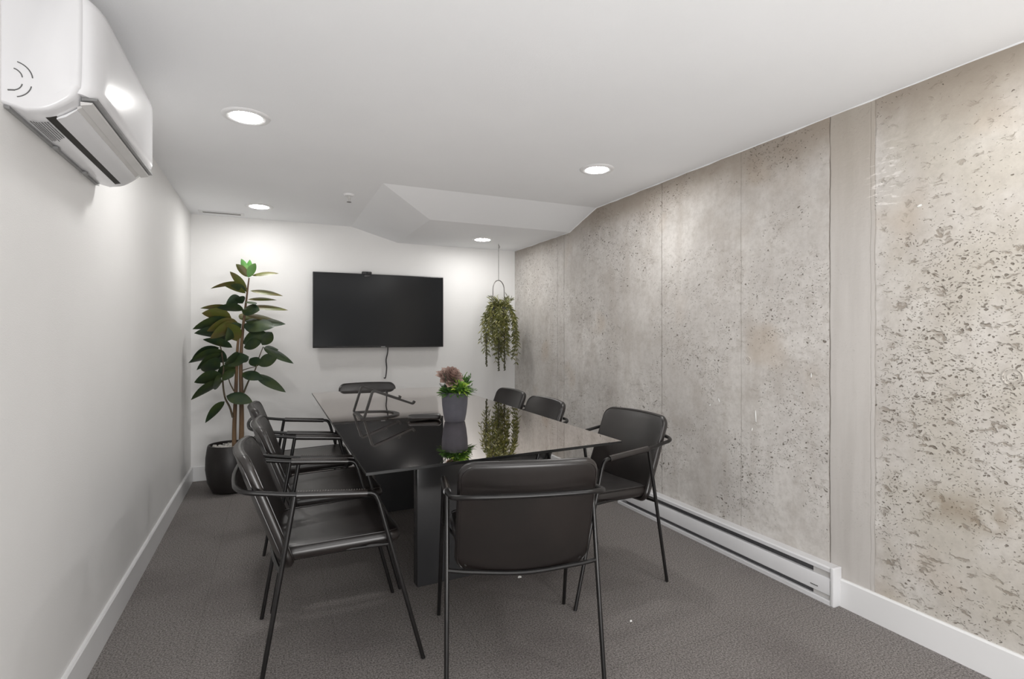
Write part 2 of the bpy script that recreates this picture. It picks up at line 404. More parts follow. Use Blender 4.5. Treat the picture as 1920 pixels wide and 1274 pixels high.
# dabs of white plaster on the concrete
bm = B()
for pts, r_ in ((((2.016, .805), (2.014, .775), (2.012, .745)), .004), (((2.035, .71), (2.04, .695)), .004), (((2.33, .80), (2.335, .79)), .004), (((1.70, 1.02), (1.70, 1.0)), .003), (((1.25, 1.70), (1.235, 1.705)), .005), (((2.27, .84), (2.26, .82)), .003)):
    P = catmull([(XR, y, z) for y, z in pts], 4); tube(bm, P, [r_ * (.5 + .5 * math.sin(math.pi * (i + .5) / len(P))) for i in range(len(P))], 6)
struct('trim_5', bm, 'scrap', True)

# ------------------------------------------------------------------ ceiling fittings
def downlight(x, y, z, label):
    t_ = empty('downlight', (x, y, z), 0, label, 'ceiling light', 'recessed downlights')
    prof = [(.067, -.001), (.068, -.006), (.078, -.008), (.086, -.008), (.098, -.005), (.102, 0.0)]
    obj('trim_ring', lathe(B(), prof, 56), 'trim', t_)
    bm = B(); lathe(bm, [(0, -.009), (.035, -.0085), (.056, -.0065), (.0675, -.0035)], 56)
    for f_ in bm.faces:
        if f_.normal.z > 0: f_.normal_flip()
    obj('diffuser', bm, 'lamp', t_, False, 'keep')
    return t_
downlight(-.106, 2.69, H, 'large round recessed ceiling light nearest the air conditioner')
downlight(1.765, 2.69, H, 'round recessed ceiling light above the concrete wall side, in the main ceiling')
downlight(-.09, 4.53, H, 'round recessed ceiling light beside the slot vent')
downlight(1.744, 4.53, SOF, 'round recessed light in the dropped soffit beside the hanging plant')
downlight(1.775, .80, H, 'round recessed ceiling light overhead, right, just out of view')
downlight(-.1, -.95, H, 'round recessed ceiling light behind the viewer, left')
downlight(1.77, -.95, H, 'round recessed ceiling light behind the viewer, right')

v_ = empty('ceiling_vent', (-.37, 4.905, H), 0, 'white slot air vent in the ceiling by the back left corner', 'vent')
bm = B(); 
for lo, hi in (((-.165, -.05, -.004), (.165, -.022, 0)), ((-.165, .022, -.004), (.165, .05, 0)), ((-.165, -.022, -.004), (-.135, .022, 0)), ((.135, -.022, -.004), (.165, .022, 0))): box(bm, lo, hi, .002, 1)
obj('frame', bm, 'trim', v_); obj('slot', box(B(), (-.136, -.023, -.0035), (.136, .023, -.001)), 'slot', v_)
for yy in (-.012,): obj('slat', box(B(), (-.136, yy - .001, -.006), (.136, yy + .003, -.003)), 'plastic2', v_)
s_ = empty('sprinkler_head', (.494, 3.89, H), 0, 'small chrome and white sprinkler head on the ceiling', 'sprinkler')
obj('escutcheon', lathe(B(), [(.0, -.012), (.03, -.012), (.036, -.006), (.038, 0)], 28), 'trim', s_)
bm = B(); lathe(bm, [(.009, -.012), (.010, -.03), (.006, -.032), (.004, -.05), (0, -.052)], 14)
for s in (-1, 1): tube(bm, [(s * .009, 0, -.022), (s * .013, 0, -.034), (s * .004, 0, -.05)], .002, 6)
obj('nozzle', bm, 'plastic2', s_); obj('deflector', lathe(B(), [(0, -.052), (.016, -.053), (.016, -.055), (0, -.055)], 18), 'wire', s_)

# ------------------------------------------------------------------ air conditioner
ac = empty('air_conditioner', (XL, 0, 0), 0, 'white wall mounted split air conditioner high on the left wall', 'air conditioner')
Y0, Y1 = 1.70, 2.47
shell = [(0, 1.762), (.045, 1.757), (.09, 1.768), (.135, 1.803), (.150, 1.83), (.156, 1.86), (.158, 2.05), (.153, 2.085), (.14, 2.10), (.10, 2.106), (0, 2.106)]
def rounded_shell(prof, y0, y1, re, bm):
    """profile swept in y with softly closed ends"""
    rings = []; cx = 0.06; cz = 1.94
    steps = [(y0, .93), (y0 + re * .12, .965), (y0 + re * .45, .99), (y0 + re, 1), (y1 - re, 1), (y1 - re * .45, .99), (y1 - re * .12, .965), (y1, .93)]
    for y, s in steps:
        rings.append([bm.verts.new(((x if x < 1e-4 else x * s), y, cz + (z - cz) * (.5 + .5 * s))) for x, z in prof])
    n = len(prof)
    for a, b in zip(rings, rings[1:]):
        for k in range(n): bm.faces.new((a[k], a[(k + 1) % n], b[(k + 1) % n], b[k]))
    bm.faces.new(rings[0][::-1]); bm.faces.new(rings[-1])
# body with underside outlet: smooth profile
sp = [(0, 1.768)] + [(p.x, p.z) for p in catmull([(x, 0, z) for x, z in shell[1:10]], 4)] + [(0, 2.106)]
bm = B(); rounded_shell(sp, Y0, Y1, .02, bm); obj('body', bm, 'plastic', ac)
# glossy front panel, bowed forward, with rounded ends
bm = B(); rows = []
NP = 18
for i in range(25):
    s = .5 - .5 * math.cos(math.pi * i / 24); y = Y0 + .012 + (Y1 - Y0 - .016) * s; ed = min(s, 1 - s) * (Y1 - Y0); k_ = math.sqrt(max(0, 1 - max(0, 1 - ed / .10) ** 2))
    row = []
    for q in range(NP + 1):
        u = q / NP; z = 1.822 + .278 * u
        x = .158 + .034 * k_ * (1 - max(0, (abs(u - .42) - .38) / .62) ** 2 * 1.6) 
        if u > .85: x -= .045 * ((u - .85) / .15) ** 2
        if u < .08: x -= .012 * ((.08 - u) / .08) ** 2
        row.append(bm.verts.new((x, y, z)))
    rows.append(row)
for a, b in zip(rows, rows[1:]):
    for q in range(NP): bm.faces.new((a[q], a[q + 1], b[q + 1], b[q]))
ext = bmesh.ops.extrude_face_region(bm, geom=bm.faces[:])
for g_ in ext['geom']:
    if isinstance(g_, bmesh.types.BMVert): g_.co.x = min(g_.co.x - .012, .15)
fp = obj('front_panel', bm, 'plastic', ac)
# lower lip strips of the panel
bm = B(); prism(bm, [(.150, 1.812), (.182, 1.816), (.184, 1.822), (.150, 1.82)], Y0 + .03, Y1 - .02); obj('lower_lip', bm, 'plgrey', ac)
bm = B(); prism(bm, [(.146, 1.80), (.170, 1.806), (.172, 1.811), (.146, 1.81)], Y0 + .035, Y1 - .03); obj('sensor_strip', bm, 'plastic2', ac)
# outlet slot and louvre in the underside
def under(x): # height of the underside at x
    pts = [(0, 1.762), (.045, 1.757), (.09, 1.768), (.135, 1.803), (.150, 1.83)]
    for (xa, za), (xb, zb) in zip(pts, pts[1:]):
        if xa <= x <= xb: return za + (zb - za) * (x - xa) / (xb - xa)
    return 1.83
def strip_on_under(bm, xa, xb, lift, y0, y1, th=.004):
    prism(bm, [(xa, under(xa) - lift), (xb, under(xb) - lift), (xb, under(xb) - lift + th), (xa, under(xa) - lift + th)], y0, y1)
bm = B(); strip_on_under(bm, .070, .092, .0022, Y0 + .05, Y1 - .05); obj('outlet_slot', bm, 'slot', ac)
bm = B(); prism(bm, [(.091, 1.762), (.11, 1.771), (.134, 1.793), (.134, 1.797), (.11, 1.778), (.091, 1.766)], Y0 + .055, Y1 - .055); obj('louver', bm, 'plastic', ac)
bm = B(); prism(bm, [(.134, 1.7945), (.152, 1.806), (.152, 1.812), (.134, 1.802)], Y0 + .055, Y1 - .055); obj('outlet_grille', bm, 'plastic2', ac)
# recess and clips at the back of the underside
bm = B(); prism(bm, [(.0, 1.7605), (.012, 1.7575), (.012, 1.7655), (0, 1.7665)], Y0 + .01, Y1 - .01); obj('rear_seam', bm, 'plgrey', ac)
for y in (2.0, 2.27): obj('clip', box(B(), (.008, y, 1.753), (.022, y + .025, 1.762), .002, 1), 'plgrey', ac)
# printed notice on the underside: rows of small text
bm = B(); rnd = random.Random(2)
for r_ in range(7):
    x = .030 + .0058 * r_; y = 1.775
    while y < 1.93 - .006 * r_:
        L = rnd.uniform(.006, .018); z = under(x) - .0045; box(bm, (x, y, z), (x + .0022, y + L, z + .001)); y += L + .003
obj('printed_notice', bm, 'ink', ac, False)
# pipe knock-out marks on the near end
bm = B()
def arc_mark(cx, cz, r_, a0, a1):
    P = [(cx + r_ * math.cos(R(a0 + (a1 - a0) * i / 8)), Y0 - .0003, cz + r_ * math.sin(R(a0 + (a1 - a0) * i / 8))) for i in range(9)]
    tube(bm, P, .0014, 6)
arc_mark(.018, 1.835, .022, 5, 75); arc_mark(.020, 1.835, .040, 5, 75)
arc_mark(.018, 1.824, .022, -70, -10); arc_mark(.020, 1.824, .038, -75, -10)
tube(bm, [(.012, Y0 - .0003, 1.801), (.026, Y0 - .0003, 1.803)], .0018, 6)
obj('knockout_marks', bm, 'ink', ac)

# ------------------------------------------------------------------ television
tv = empty('television', (0, 0, 0), 0, 'large black flat screen television on the back wall', 'television')
X0t, X1t, Z0t, Z1t, Yt = .325, 1.505, 1.083, 1.752, 4.955
obj('casing', box(B(), (X0t, Yt, Z0t), (X1t, Yt + .035, Z1t), .003, 2), 'bezel', tv)
obj('screen', box(B(), (X0t + .006, Yt - .0012, Z0t + .016), (X1t - .006, Yt + .002, Z1t - .006)), 'screen', tv, False)
obj('wall_mount', box(B(), (X0t + .14, Yt + .033, Z0t - .002 + .1), (X1t - .14, YB, Z1t - .1), .004, 1), 'bezel', tv)
bm = B(); x = .913
for L in (.0055, .0035, .0055, .0035, .005, .0045): box(bm, (x, Yt - .0014, Z0t + .005), (x + L, Yt, Z0t + .010)); x += L + .002
obj('maker_mark', bm, 'silver', tv, False)
wc = empty('webcam', (.79, Yt + .01, Z1t), 0, 'small black webcam clipped on top of the television', 'webcam')
obj('body', box(B(), (-.048, -.02, -.002), (.038, .018, .020), .006, 3), 'bezel', wc)
obj('clip', box(B(), (-.03, -.018, -.028), (.022, -.0125, .0), .003, 2), 'bezel', wc)
bm = B(); lathe(bm, [(0, 0), (.008, 0), (.008, .004), (.0, .004)], 18)
bmesh.ops.transform(bm, matrix=Matrix.Translation((-.005, -.02, .009)) @ Matrix.Rotation(R(90), 4, 'X'), verts=bm.verts); obj('lens', bm, 'screen', wc)
bm = B(); P = [at(px, py, YB - .02) for px, py in ((727, 640), (727, 660), (724, 675), (725, 690), (723, 708))]
P.append(P[-1] + Vector((-.01, .02, -.006)))
tube(bm, catmull(P, 6), .005, 8); tag(obj('power_cable', bm, 'bezel'), 'thin dark cable hanging down the wall below the television', 'cable')

# ------------------------------------------------------------------ heater
XH = 2.247
ht = empty('baseboard_heater', (0, 0, 0), 0, 'long white electric baseboard heater along the concrete wall', 'heater')
ya, yb = 1.555, 3.158
obj('back_casing', prism(B(), [(XR, .003), (XR - .016, .003), (XR - .016, .168), (XR, .168)], ya, yb), 'trim', ht)
obj('top_rail', prism(B(), [(XR, .170), (XH + .006, .170), (XH, .164), (XH, .148), (XH + .004, .146), (XR, .146)], ya, yb), 'plastic', ht)
obj('bottom_rail', prism(B(), [(XR, .0), (XH, .0), (XH, .018), (XH + .004, .020), (XR, .020)], ya, yb), 'plastic', ht)
obj('heating_fins', prism(B(), [(XH + .018, .021), (XR - .016, .021), (XR - .016, .145), (XH + .018, .145)], ya + .10, yb - .08), 'fins', ht)
bm = B(); prism(bm, [(XH + .002, .045), (XH + .008, .040), (XH + .014, .05), (XH + .012, .112), (XH + .02, .120), (XH + .006, .118), (XH, .108)], ya + .018, yb - .018); obj('front_panel', bm, 'plastic', ht)
for y0, y1 in ((ya - .002, ya + .016), (yb - .016, yb + .002)):
    obj('end_cap', box(B(), (XH - .003, y0, 0), (XR, y1, .172), .005, 3), 'plastic', ht)
obj('junction_cover', box(B(), (XH + .012, ya + .012, .02), (XR - .01, ya + .105, .146), .001, 1), 'plastic2', ht)
bm = B()
y = ya + .075
for L in (.006, .004, .007, .005, .006): box(bm, (XH - .0006, y, .062), (XH + .002, y + L, .066)); y += L + .002
obj('printed_mark', bm, 'ink', ht, False)

# ------------------------------------------------------------------ table
tb = empty('conference_table', (.83, 3.1, 0), 0, 'long black glass conference table on two slab legs', 'table')
ZT = .75
cor = [(.278, 1.778), (1.352, 1.868), (1.39, 4.475), (.281, 4.405)]
bm = B(); lo = [bm.verts.new((x - .83, y - 3.1, ZT - .011)) for x, y in cor]; hi = [bm.verts.new((x - .83, y - 3.1, ZT)) for x, y in cor]
bm.faces.new(lo[::-1]); bm.faces.new(hi)
for k in range(4): bm.faces.new((lo[k], lo[(k + 1) % 4], hi[(k + 1) % 4], hi[k]))
bmesh.ops.bevel(bm, geom=bm.edges[:], offset=.0012, segments=1, affect='EDGES')
tt = obj('glass_top', bm, ['glass', 'edge'], tb, False)
for p in tt.data.polygons:
    if abs(p.normal.z) < .95: p.material_index = 1
def slab(y, yaw):
    bm = box(B(), (-.204, -.03, 0), (.23, .03, ZT - .0115), .004, 2)
    bmesh.ops.transform(bm, matrix=Matrix.Translation((0, y - 3.1, 0)) @ Matrix.Rotation(yaw, 4, 'Z'), verts=bm.verts)
    obj('slab_leg', bm, 'slab', tb)
slab(2.53, R(3)); slab(3.66, R(3))
bm = box(B(), (-.02, -.56, ZT - .075), (.07, .55, ZT - .0115), .003, 1); obj('under_beam', bm, 'slab', tb)

# ------------------------------------------------------------------ chairs
def make_chair():
    c = empty('leather_armchair', (0, 0, 0), 0, 'chair', 'chair')
    def seatmap(u, v_, w_):       # u across, v fore-aft
        x = v_ - .005; y = u * (1 + .03 * (v_ / .21))
        z = .440 + w_ + .030 * (x + .2) - .010 * math.cos(math.pi * u / .46) * (1 if w_ > 0 else .3)
        if x > .15: z -= 1.6 * (x - .15) ** 2
        return (x, y, z)
    st = obj('seat', pad(.462, .43, .056, .055, seatmap, .004), 'leather', c)
    Hb = .415
    def backmap(u, v_, w_):
        q = (v_ + Hb / 2) / Hb; s = u / .239
        x = -.202 - .150 * q + .034 * s * s + w_
        z = .392 + Hb * .96 * q - .022 * (1 - s * s) * (1 - q) ** 2 + .006 * (1 - s * s) * q + w_ * .28
        return (x, u * (1.0 - .02 * q), z)
    bk = obj('backrest', pad(.478, Hb, .033, .05, backmap, .004), 'leather', c)
    for wv, nm in ((.015, 'piping'), (-.015, 'piping')):
        P = [Vector(backmap(x, y, wv)) for x, y in rrect(.478 - .018, Hb - .018, .044, 6, 8)]
        obj('piping', tube(B(), P, .0022, 6, True), 'leather', bk)
    P = [Vector(seatmap(x, y, .025)) for x, y in rrect(.462 - .016, .43 - .016, .05, 6, 8)]
    obj('piping', tube(B(), P, .0022, 6, True), 'leather', st)
    ft, ry = .0088, .262
    for s in (1, -1):
        obj('leg', tube(B(), [(.277, s * .276, 0), (.118, s * ry, .595)], [.0078, ft], 12), 'metal', c)
        obj('leg', tube(B(), [(-.275, s * .270, 0), (-.165, s * ry, .652)], [.0078, ft], 12), 'metal', c)
    half = fillet([(.118, ry, .595), (.103, ry, .632), (-.165, ry, .655), (-.312, .256, .678)], .05, 6)
    half = half[:-1] + fillet([half[-2], (-.320, .254, .680), (-.348, .205, .686), (-.357, .1, .686), (-.360, 0, .686)], .05, 6)[1:]
    path = half + [Vector((p.x, -p.y, p.z)) for p in half[::-1][1:]]
    obj('arm_rail', tube(B(), path, ft, 12), 'metal', c)
    for s in (1, -1):
        seg = [Vector((.075 - (.235) * i / 24, s * ry, 0)) for i in range(25)]
        for p in seg: p.z = .632 + (.103 - p.x) / .268 * .023 + (.0 if p.x > -.13 else 0)
        aw = obj('arm_wrap', tube(B(), seg, .0135, 12), 'leather', c)
        bm = B()
        for i in range(26):
            x = .07 - .22 * i / 25; z = .632 + (.103 - x) / .268 * .023 + .0105
            tube(bm, [(x, s * (ry - .009), z - .003), (x - .003, s * (ry - .001), z + .0025), (x - .006, s * (ry + .007), z - .001)], .0023, 5)
        obj('lacing', bm, 'thread', aw)
    bm = B()
    # bars under the seat, joining the legs
    zf = .405
    fx = .277 - .159 * zf / .595; rx = -.275 + .110 * zf / .652
    for s in (1, -1): tube(bm, [(fx - .012, s * .264, zf + .035), (.0, s * .215, zf + .02), (rx, s * .20, zf + .01)], .006, 8)
    tube(bm, catmull([(rx, -.266, zf - .005), (rx - .012, -.18, zf - .012), (rx - .026, 0, zf - .02), (rx - .012, .18, zf - .012), (rx, .266, zf - .005)], 6), .008, 8)
    obj('seat_frame', bm, 'metal', c)
    return c
proto = make_chair()
G = 'leather armchairs around the conference table'
chairs = [
    (.235, 2.215, 0, 'dark leather armchair nearest on the left side of the table, fully in view'),
    (.275, 2.79, 0, 'dark leather armchair in the middle of the three on the left side'),
    (.235, 3.46, 0, 'dark leather armchair beside the tall potted plant, farthest of the left three'),
    (.849, 1.874, 75.5, 'dark leather armchair with its back to the viewer at the near table end'),
    (1.453, 2.30, 185, 'dark leather armchair nearest the white heater, at the right table corner'),
    (1.28, 3.01, 180, 'dark leather armchair in the middle of the three on the concrete wall side'),
    (1.30, 3.60, 180, 'dark leather armchair farthest along the concrete wall side, near the hanging plant'),
    (.736, 4.30, -90, 'dark leather armchair at the far table end below the television')]
for i, (x, y, a, lab) in enumerate(chairs):
    c = proto if i == 0 else copy_tree(proto)
    c.location = (x, y, 0); c.rotation_euler = (0, 0, R(a)); tag(c, lab, 'chair', G)

# ------------------------------------------------------------------ things on the table
ls = empty('laptop_stand', (0, 0, 0), 0, 'dark metal laptop stand with two hooked arms on the glass table', 'laptop stand')
ya_, yb_ = 2.915, 3.185; zt = ZT
def side_bar(y, x0, hk):
    P = fillet([(x0 - .0, y, zt + .006), (x0 + .045, y, zt + .150), (x0 + .262, y, zt + .068), (x0 + .272, y, zt + .083)], .016, 5)
    bm = B(); flatbar(bm, P, .022, .011, (0, 1, 0)); obj('support_arm', bm, 'gun', ls)
    bm = B(); P = fillet([(x0 + .19, y, zt + .096), (x0 + .194, y, zt + .110), (x0 + .184, y, zt + .116)], .004, 3); flatbar(bm, P, .016, .005, (0, 1, 0)); obj('stop_tab', bm, 'gun', ls)
side_bar(ya_, .448, 1); side_bar(yb_, .430, 1)
ring_o = catmull([(.448, ya_ - .010, 0), (.53, ya_ - .012, 0), (.62, ya_ + .03, 0), (.662, 3.04, 0), (.62, yb_ - .03, 0), (.52, yb_ + .008, 0), (.43, yb_ + .010, 0)], 6)
bm = B(); 
cen = Vector((.52, 3.05, 0)); rows = []
for p in ring_o:
    d = (cen - p).normalized(); q = p + d * .030
    rows.append([bm.verts.new((p.x, p.y, zt)), bm.verts.new((q.x, q.y, zt)), bm.verts.new((q.x, q.y, zt + .006)), bm.verts.new((p.x, p.y, zt + .006))])
for a, b in zip(rows, rows[1:]):
    for k in range(4): bm.faces.new((a[k], a[(k + 1) % 4], b[(k + 1) % 4], b[k]))
bm.faces.new(rows[0][::-1]); bm.faces.new(rows[-1]); 
box(bm, (.428, ya_ - .008, zt), (.450, yb_ + .008, zt + .006))
obj('base_ring', bm, 'gun', ls)

cs = empty('zip_case', (.737, 2.765, ZT), R(-14), 'small black leather zip case lying flat beside the laptop stand', 'case')
def cm(u, v_, w_): return (u, v_, .016 + w_ * (.75 + .35 * (u + .085) / .17))
obj('body', pad(.172, .085, .024, .022, cm, .003), 'leather', cs)
obj('zip', tube(B(), [Vector(cm(x, y, .0)) for x, y in rrect(.175, .088, .023, 5, 6)], .0010, 6, True), 'metal', cs)

# leaf helper: base -> tip, width, side vector, droop
def leaf(bm, p0, p1, w_, side, droop=0.0, fold=.15, n=8, mi=0, shape=.62, up=Vector((0, 0, 1))):
    p0, p1 = Vector(p0), Vector(p1); ax = p1 - p0; L = ax.length; s = Vector(side); s = (s - ax * s.dot(ax) / (L * L)).normalized(); nrm = ax.cross(s).normalized()
    rows = []
    for i in range(n + 1):
        u = i / n; ww = w_ / 2 * max(.0, math.sin(math.pi * u ** shape)) ** .8 if 0 < u < 1 else 0.0
        c = p0 + ax * u + up * (droop * 4 * u * (1 - u))
        if ww < 1e-6: rows.append([bm.verts.new(c)])
        else: rows.append([bm.verts.new(c - s * ww + nrm * ww * fold), bm.verts.new(c - s * ww * .5 + nrm * ww * fold * .3), bm.verts.new(c), bm.verts.new(c + s * ww * .5 + nrm * ww * fold * .3), bm.verts.new(c + s * ww + nrm * ww * fold)])
    for a, b in zip(rows, rows[1:]):
        fs = []
        if len(a) == 1 and len(b) > 1: fs = [(a[0], b[k], b[k + 1]) for k in range(4)]
        elif len(b) == 1 and len(a) > 1: fs = [(a[k], b[0], a[k + 1]) for k in range(4)]
        elif len(a) > 1: fs = [(a[k], b[k], b[k + 1], a[k + 1]) for k in range(4)]
        for f_ in fs:
            ff = bm.faces.new(f_); ff.material_index = mi

# ------------------------------------------------------------------ table planter
PX, PY = .868, 2.655
pp = empty('succulent_planter', (PX, PY, ZT), 0, 'blue-grey pot of mixed succulents standing on the glass table', 'plant')
obj('pot', lathe(B(), [(0, 0), (.049, 0), (.053, .004), (.060, .04), (.066, .09), (.069, .148), (.069, .152), (.064, .152), (.062, .13), (.0, .128)], 48), 'pot_grey', pp)
obj('soil', lathe(B(), [(.063, .131), (.04, .138), (0, .14)], 24), 'soil', pp)
rnd = random.Random(11)
cr, sr = math.cos(TH), math.sin(TH); RT = Vector((cr, sr, 0)); FW = Vector((-sr, cr, 0)); UP = Vector((0, 0, 1))   # right / away directions of the room as seen
bm = B(); cR = RT * -.014 + UP * .245 - FW * .0; axis = (UP * .75 - FW * .55 + RT * .05).normalized()
a1 = axis.cross(RT).normalized(); a2 = axis.cross(a1).normalized()
for ringi in range(7):
    tilt = R(12 + ringi * 13); nl = 5 + ringi; L = .034 + .0085 * ringi
    for k in range(nl):
        ph = 2 * math.pi * (k + .5 * (ringi % 2)) / nl + rnd.uniform(-.1, .1); o_r = math.cos(ph) * a1 + math.sin(ph) * a2
        d = axis * math.cos(tilt) + o_r * math.sin(tilt); base = cR - axis * (.006 * ringi)
        leaf(bm, base + o_r * .004, base + d * L, .034 + .003 * ringi, axis.cross(o_r), .0, .35, 7, 0, 1.0)
obj('pink_rosette', bm, 'rosette', pp)
bm = B(); tube(bm, [(0, 0, .13), cR * .5 + Vector((0, 0, .07)), cR - axis * .03], .007, 8); obj('stalk', bm, 'stem', pp)
bm = B()
def rosette(bm, c0, ax, n_r, L0, w0, mi=0, tl=14):
    a1 = ax.cross(Vector((.3, .5, .2))).normalized(); a2 = ax.cross(a1)
    for r_ in range(n_r):
        for k in range(6 + r_):
            ph = 2 * math.pi * (k + .5 * (r_ % 2)) / (6 + r_) + rnd.uniform(-.2, .2); oo = math.cos(ph) * a1 + math.sin(ph) * a2
            t2 = R(tl + r_ * 17); d = ax * math.cos(t2) + oo * math.sin(t2)
            leaf(bm, c0, c0 + d * (L0 + .006 * r_) * rnd.uniform(.85, 1.1), w0, ax.cross(oo), .002, .3, 5, mi, .8)
rosette(bm, UP * .17 - FW * .035 - RT * .002, (UP * .8 - FW * .55).normalized(), 5, .046, .016)
obj('lime_rosette', bm, 'lime', pp)
bm = B()
for q in range(9):
    a = 2 * math.pi * q / 9; c0 = RT * .045 * math.cos(a) + FW * .045 * math.sin(a) + UP * .145
    rosette(bm, c0, (UP * .8 + RT * math.cos(a) * .7 + FW * math.sin(a) * .7).normalized(), 4, .044, .011)
obj('green_rosettes', bm, ['green'], pp)
bm = B()
for q in range(34):   # fan of upright fingers on the right
    a = rnd.uniform(-.15, 1.35); c0 = RT * .035 + UP * .15; d = (RT * math.cos(a) + UP * math.sin(a) * 1.0 + FW * rnd.uniform(-.5, .4)).normalized()
    L = rnd.uniform(.07, .115); leaf(bm, c0, c0 + d * L, .013, FW + UP * .2, .004, .3, 6, 0, 1.1)
    if q % 2 == 0:
        for z in range(4):
            u_ = .55 + .12 * z; e_ = (d + Vector((rnd.uniform(-.7, .7), rnd.uniform(-.7, .7), rnd.uniform(-.2, .9)))).normalized()
            leaf(bm, c0 + d * L * u_, c0 + d * L * u_ + e_ * .017, .007, FW, 0, .3, 4, 0, .9)
for q in range(7): # long drooping fingers to the right
    c0 = RT * .05 + UP * .155; d = (RT + UP * (-.25 + .09 * q) + FW * rnd.uniform(-.5, .3)).normalized()
    leaf(bm, c0, c0 + d * rnd.uniform(.085, .105), .011, FW, .006, .3, 6, 0, .9)
obj('finger_fan', bm, 'green', pp)
bm = B()
for P in (((-.05, .15), (-.075, .19), (-.07, .225), (-.085, .25)), ((-.055, .16), (-.08, .185), (-.10, .19), (-.11, .20)), ((-.05, .15), (-.07, .165), (-.085, .165))):
    pts = catmull([RT * x + UP * z - FW * .01 for x, z in P], 5); tube(bm, pts, .0012, 5)
    for p in pts[3:]:
        for s in (-1, 1): leaf(bm, p, p + (RT * s * .6 + UP * .7 + FW * rnd.uniform(-.5, .5)).normalized() * .012, .008, FW + RT, 0, .2, 4, 0, .8)
obj('dark_sprig', bm, 'sprig', pp)

# ------------------------------------------------------------------ rubber plant in the corner
PX, PY = -.293, 4.63
rp = empty('rubber_plant', (PX, PY, 0), 0, 'tall dark leaved rubber plant in a brown pot in the back left corner', 'plant')
O = Vector((PX, PY, 0))
obj('pot', lathe(B(), [(0, 0), (.10, 0), (.125, .012), (.155, .08), (.169, .18), (.167, .27), (.155, .35), (.150, .362), (.142, .362), (.14, .35), (.145, .325), (0, .322)], 56), 'pot_dark', rp)
bm = B(); rnd = random.Random(3)
for q in range(230):
    a = rnd.uniform(0, 6.28); r_ = .136 * math.sqrt(rnd.random()); s = rnd.uniform(.008, .014)
    mt = Matrix.Translation((r_ * math.cos(a), r_ * math.sin(a), .330 + rnd.uniform(0, .013))) @ Matrix.Rotation(rnd.uniform(0, 3), 4, 'Z') @ Matrix.Diagonal((s * 1.3, s, s * .7, 1))
    bmesh.ops.create_icosphere(bm, subdivisions=1, radius=1, matrix=mt)
tag(obj('pebbles', bm, 'pebble', rp), kind='stuff')
def cp(cx, cy, dy=0.0): return at(330 + cx / 2.6, 460 + cy / 2.6, PY + dy) - O
def trunk(pts, rs, name='trunk'):
    P = catmull([cp(*p) for p in pts], 6); n = len(P)
    obj(name, tube(B(), P, [rs[0] + (rs[1] - rs[0]) * i / (n - 1) for i in range(n)], 10), 'bark' if name == 'trunk' else 'stem', rp)
trunk([(285, 1000, -.02), (284, 900), (290, 750), (296, 600), (300, 500), (308, 430)], (.017, .008))
trunk([(318, 1000, 0), (320, 850), (318, 700), (316, 560), (325, 420), (335, 330), (345, 250), (356, 160)], (.019, .005))
trunk([(277, 840, -.02), (262, 790), (238, 740), (228, 660), (232, 600), (222, 520), (210, 470)], (.008, .004), 'branch')
trunk([(330, 720, 0), (355, 660), (385, 610), (400, 560), (425, 495)], (.007, .003), 'branch')
trunk([(320, 612, 0), (350, 602), (388, 592)], (.004, .0025), 'branch')
trunk([(283, 712, 0), (262, 670), (250, 620)], (.005, .003), 'branch')
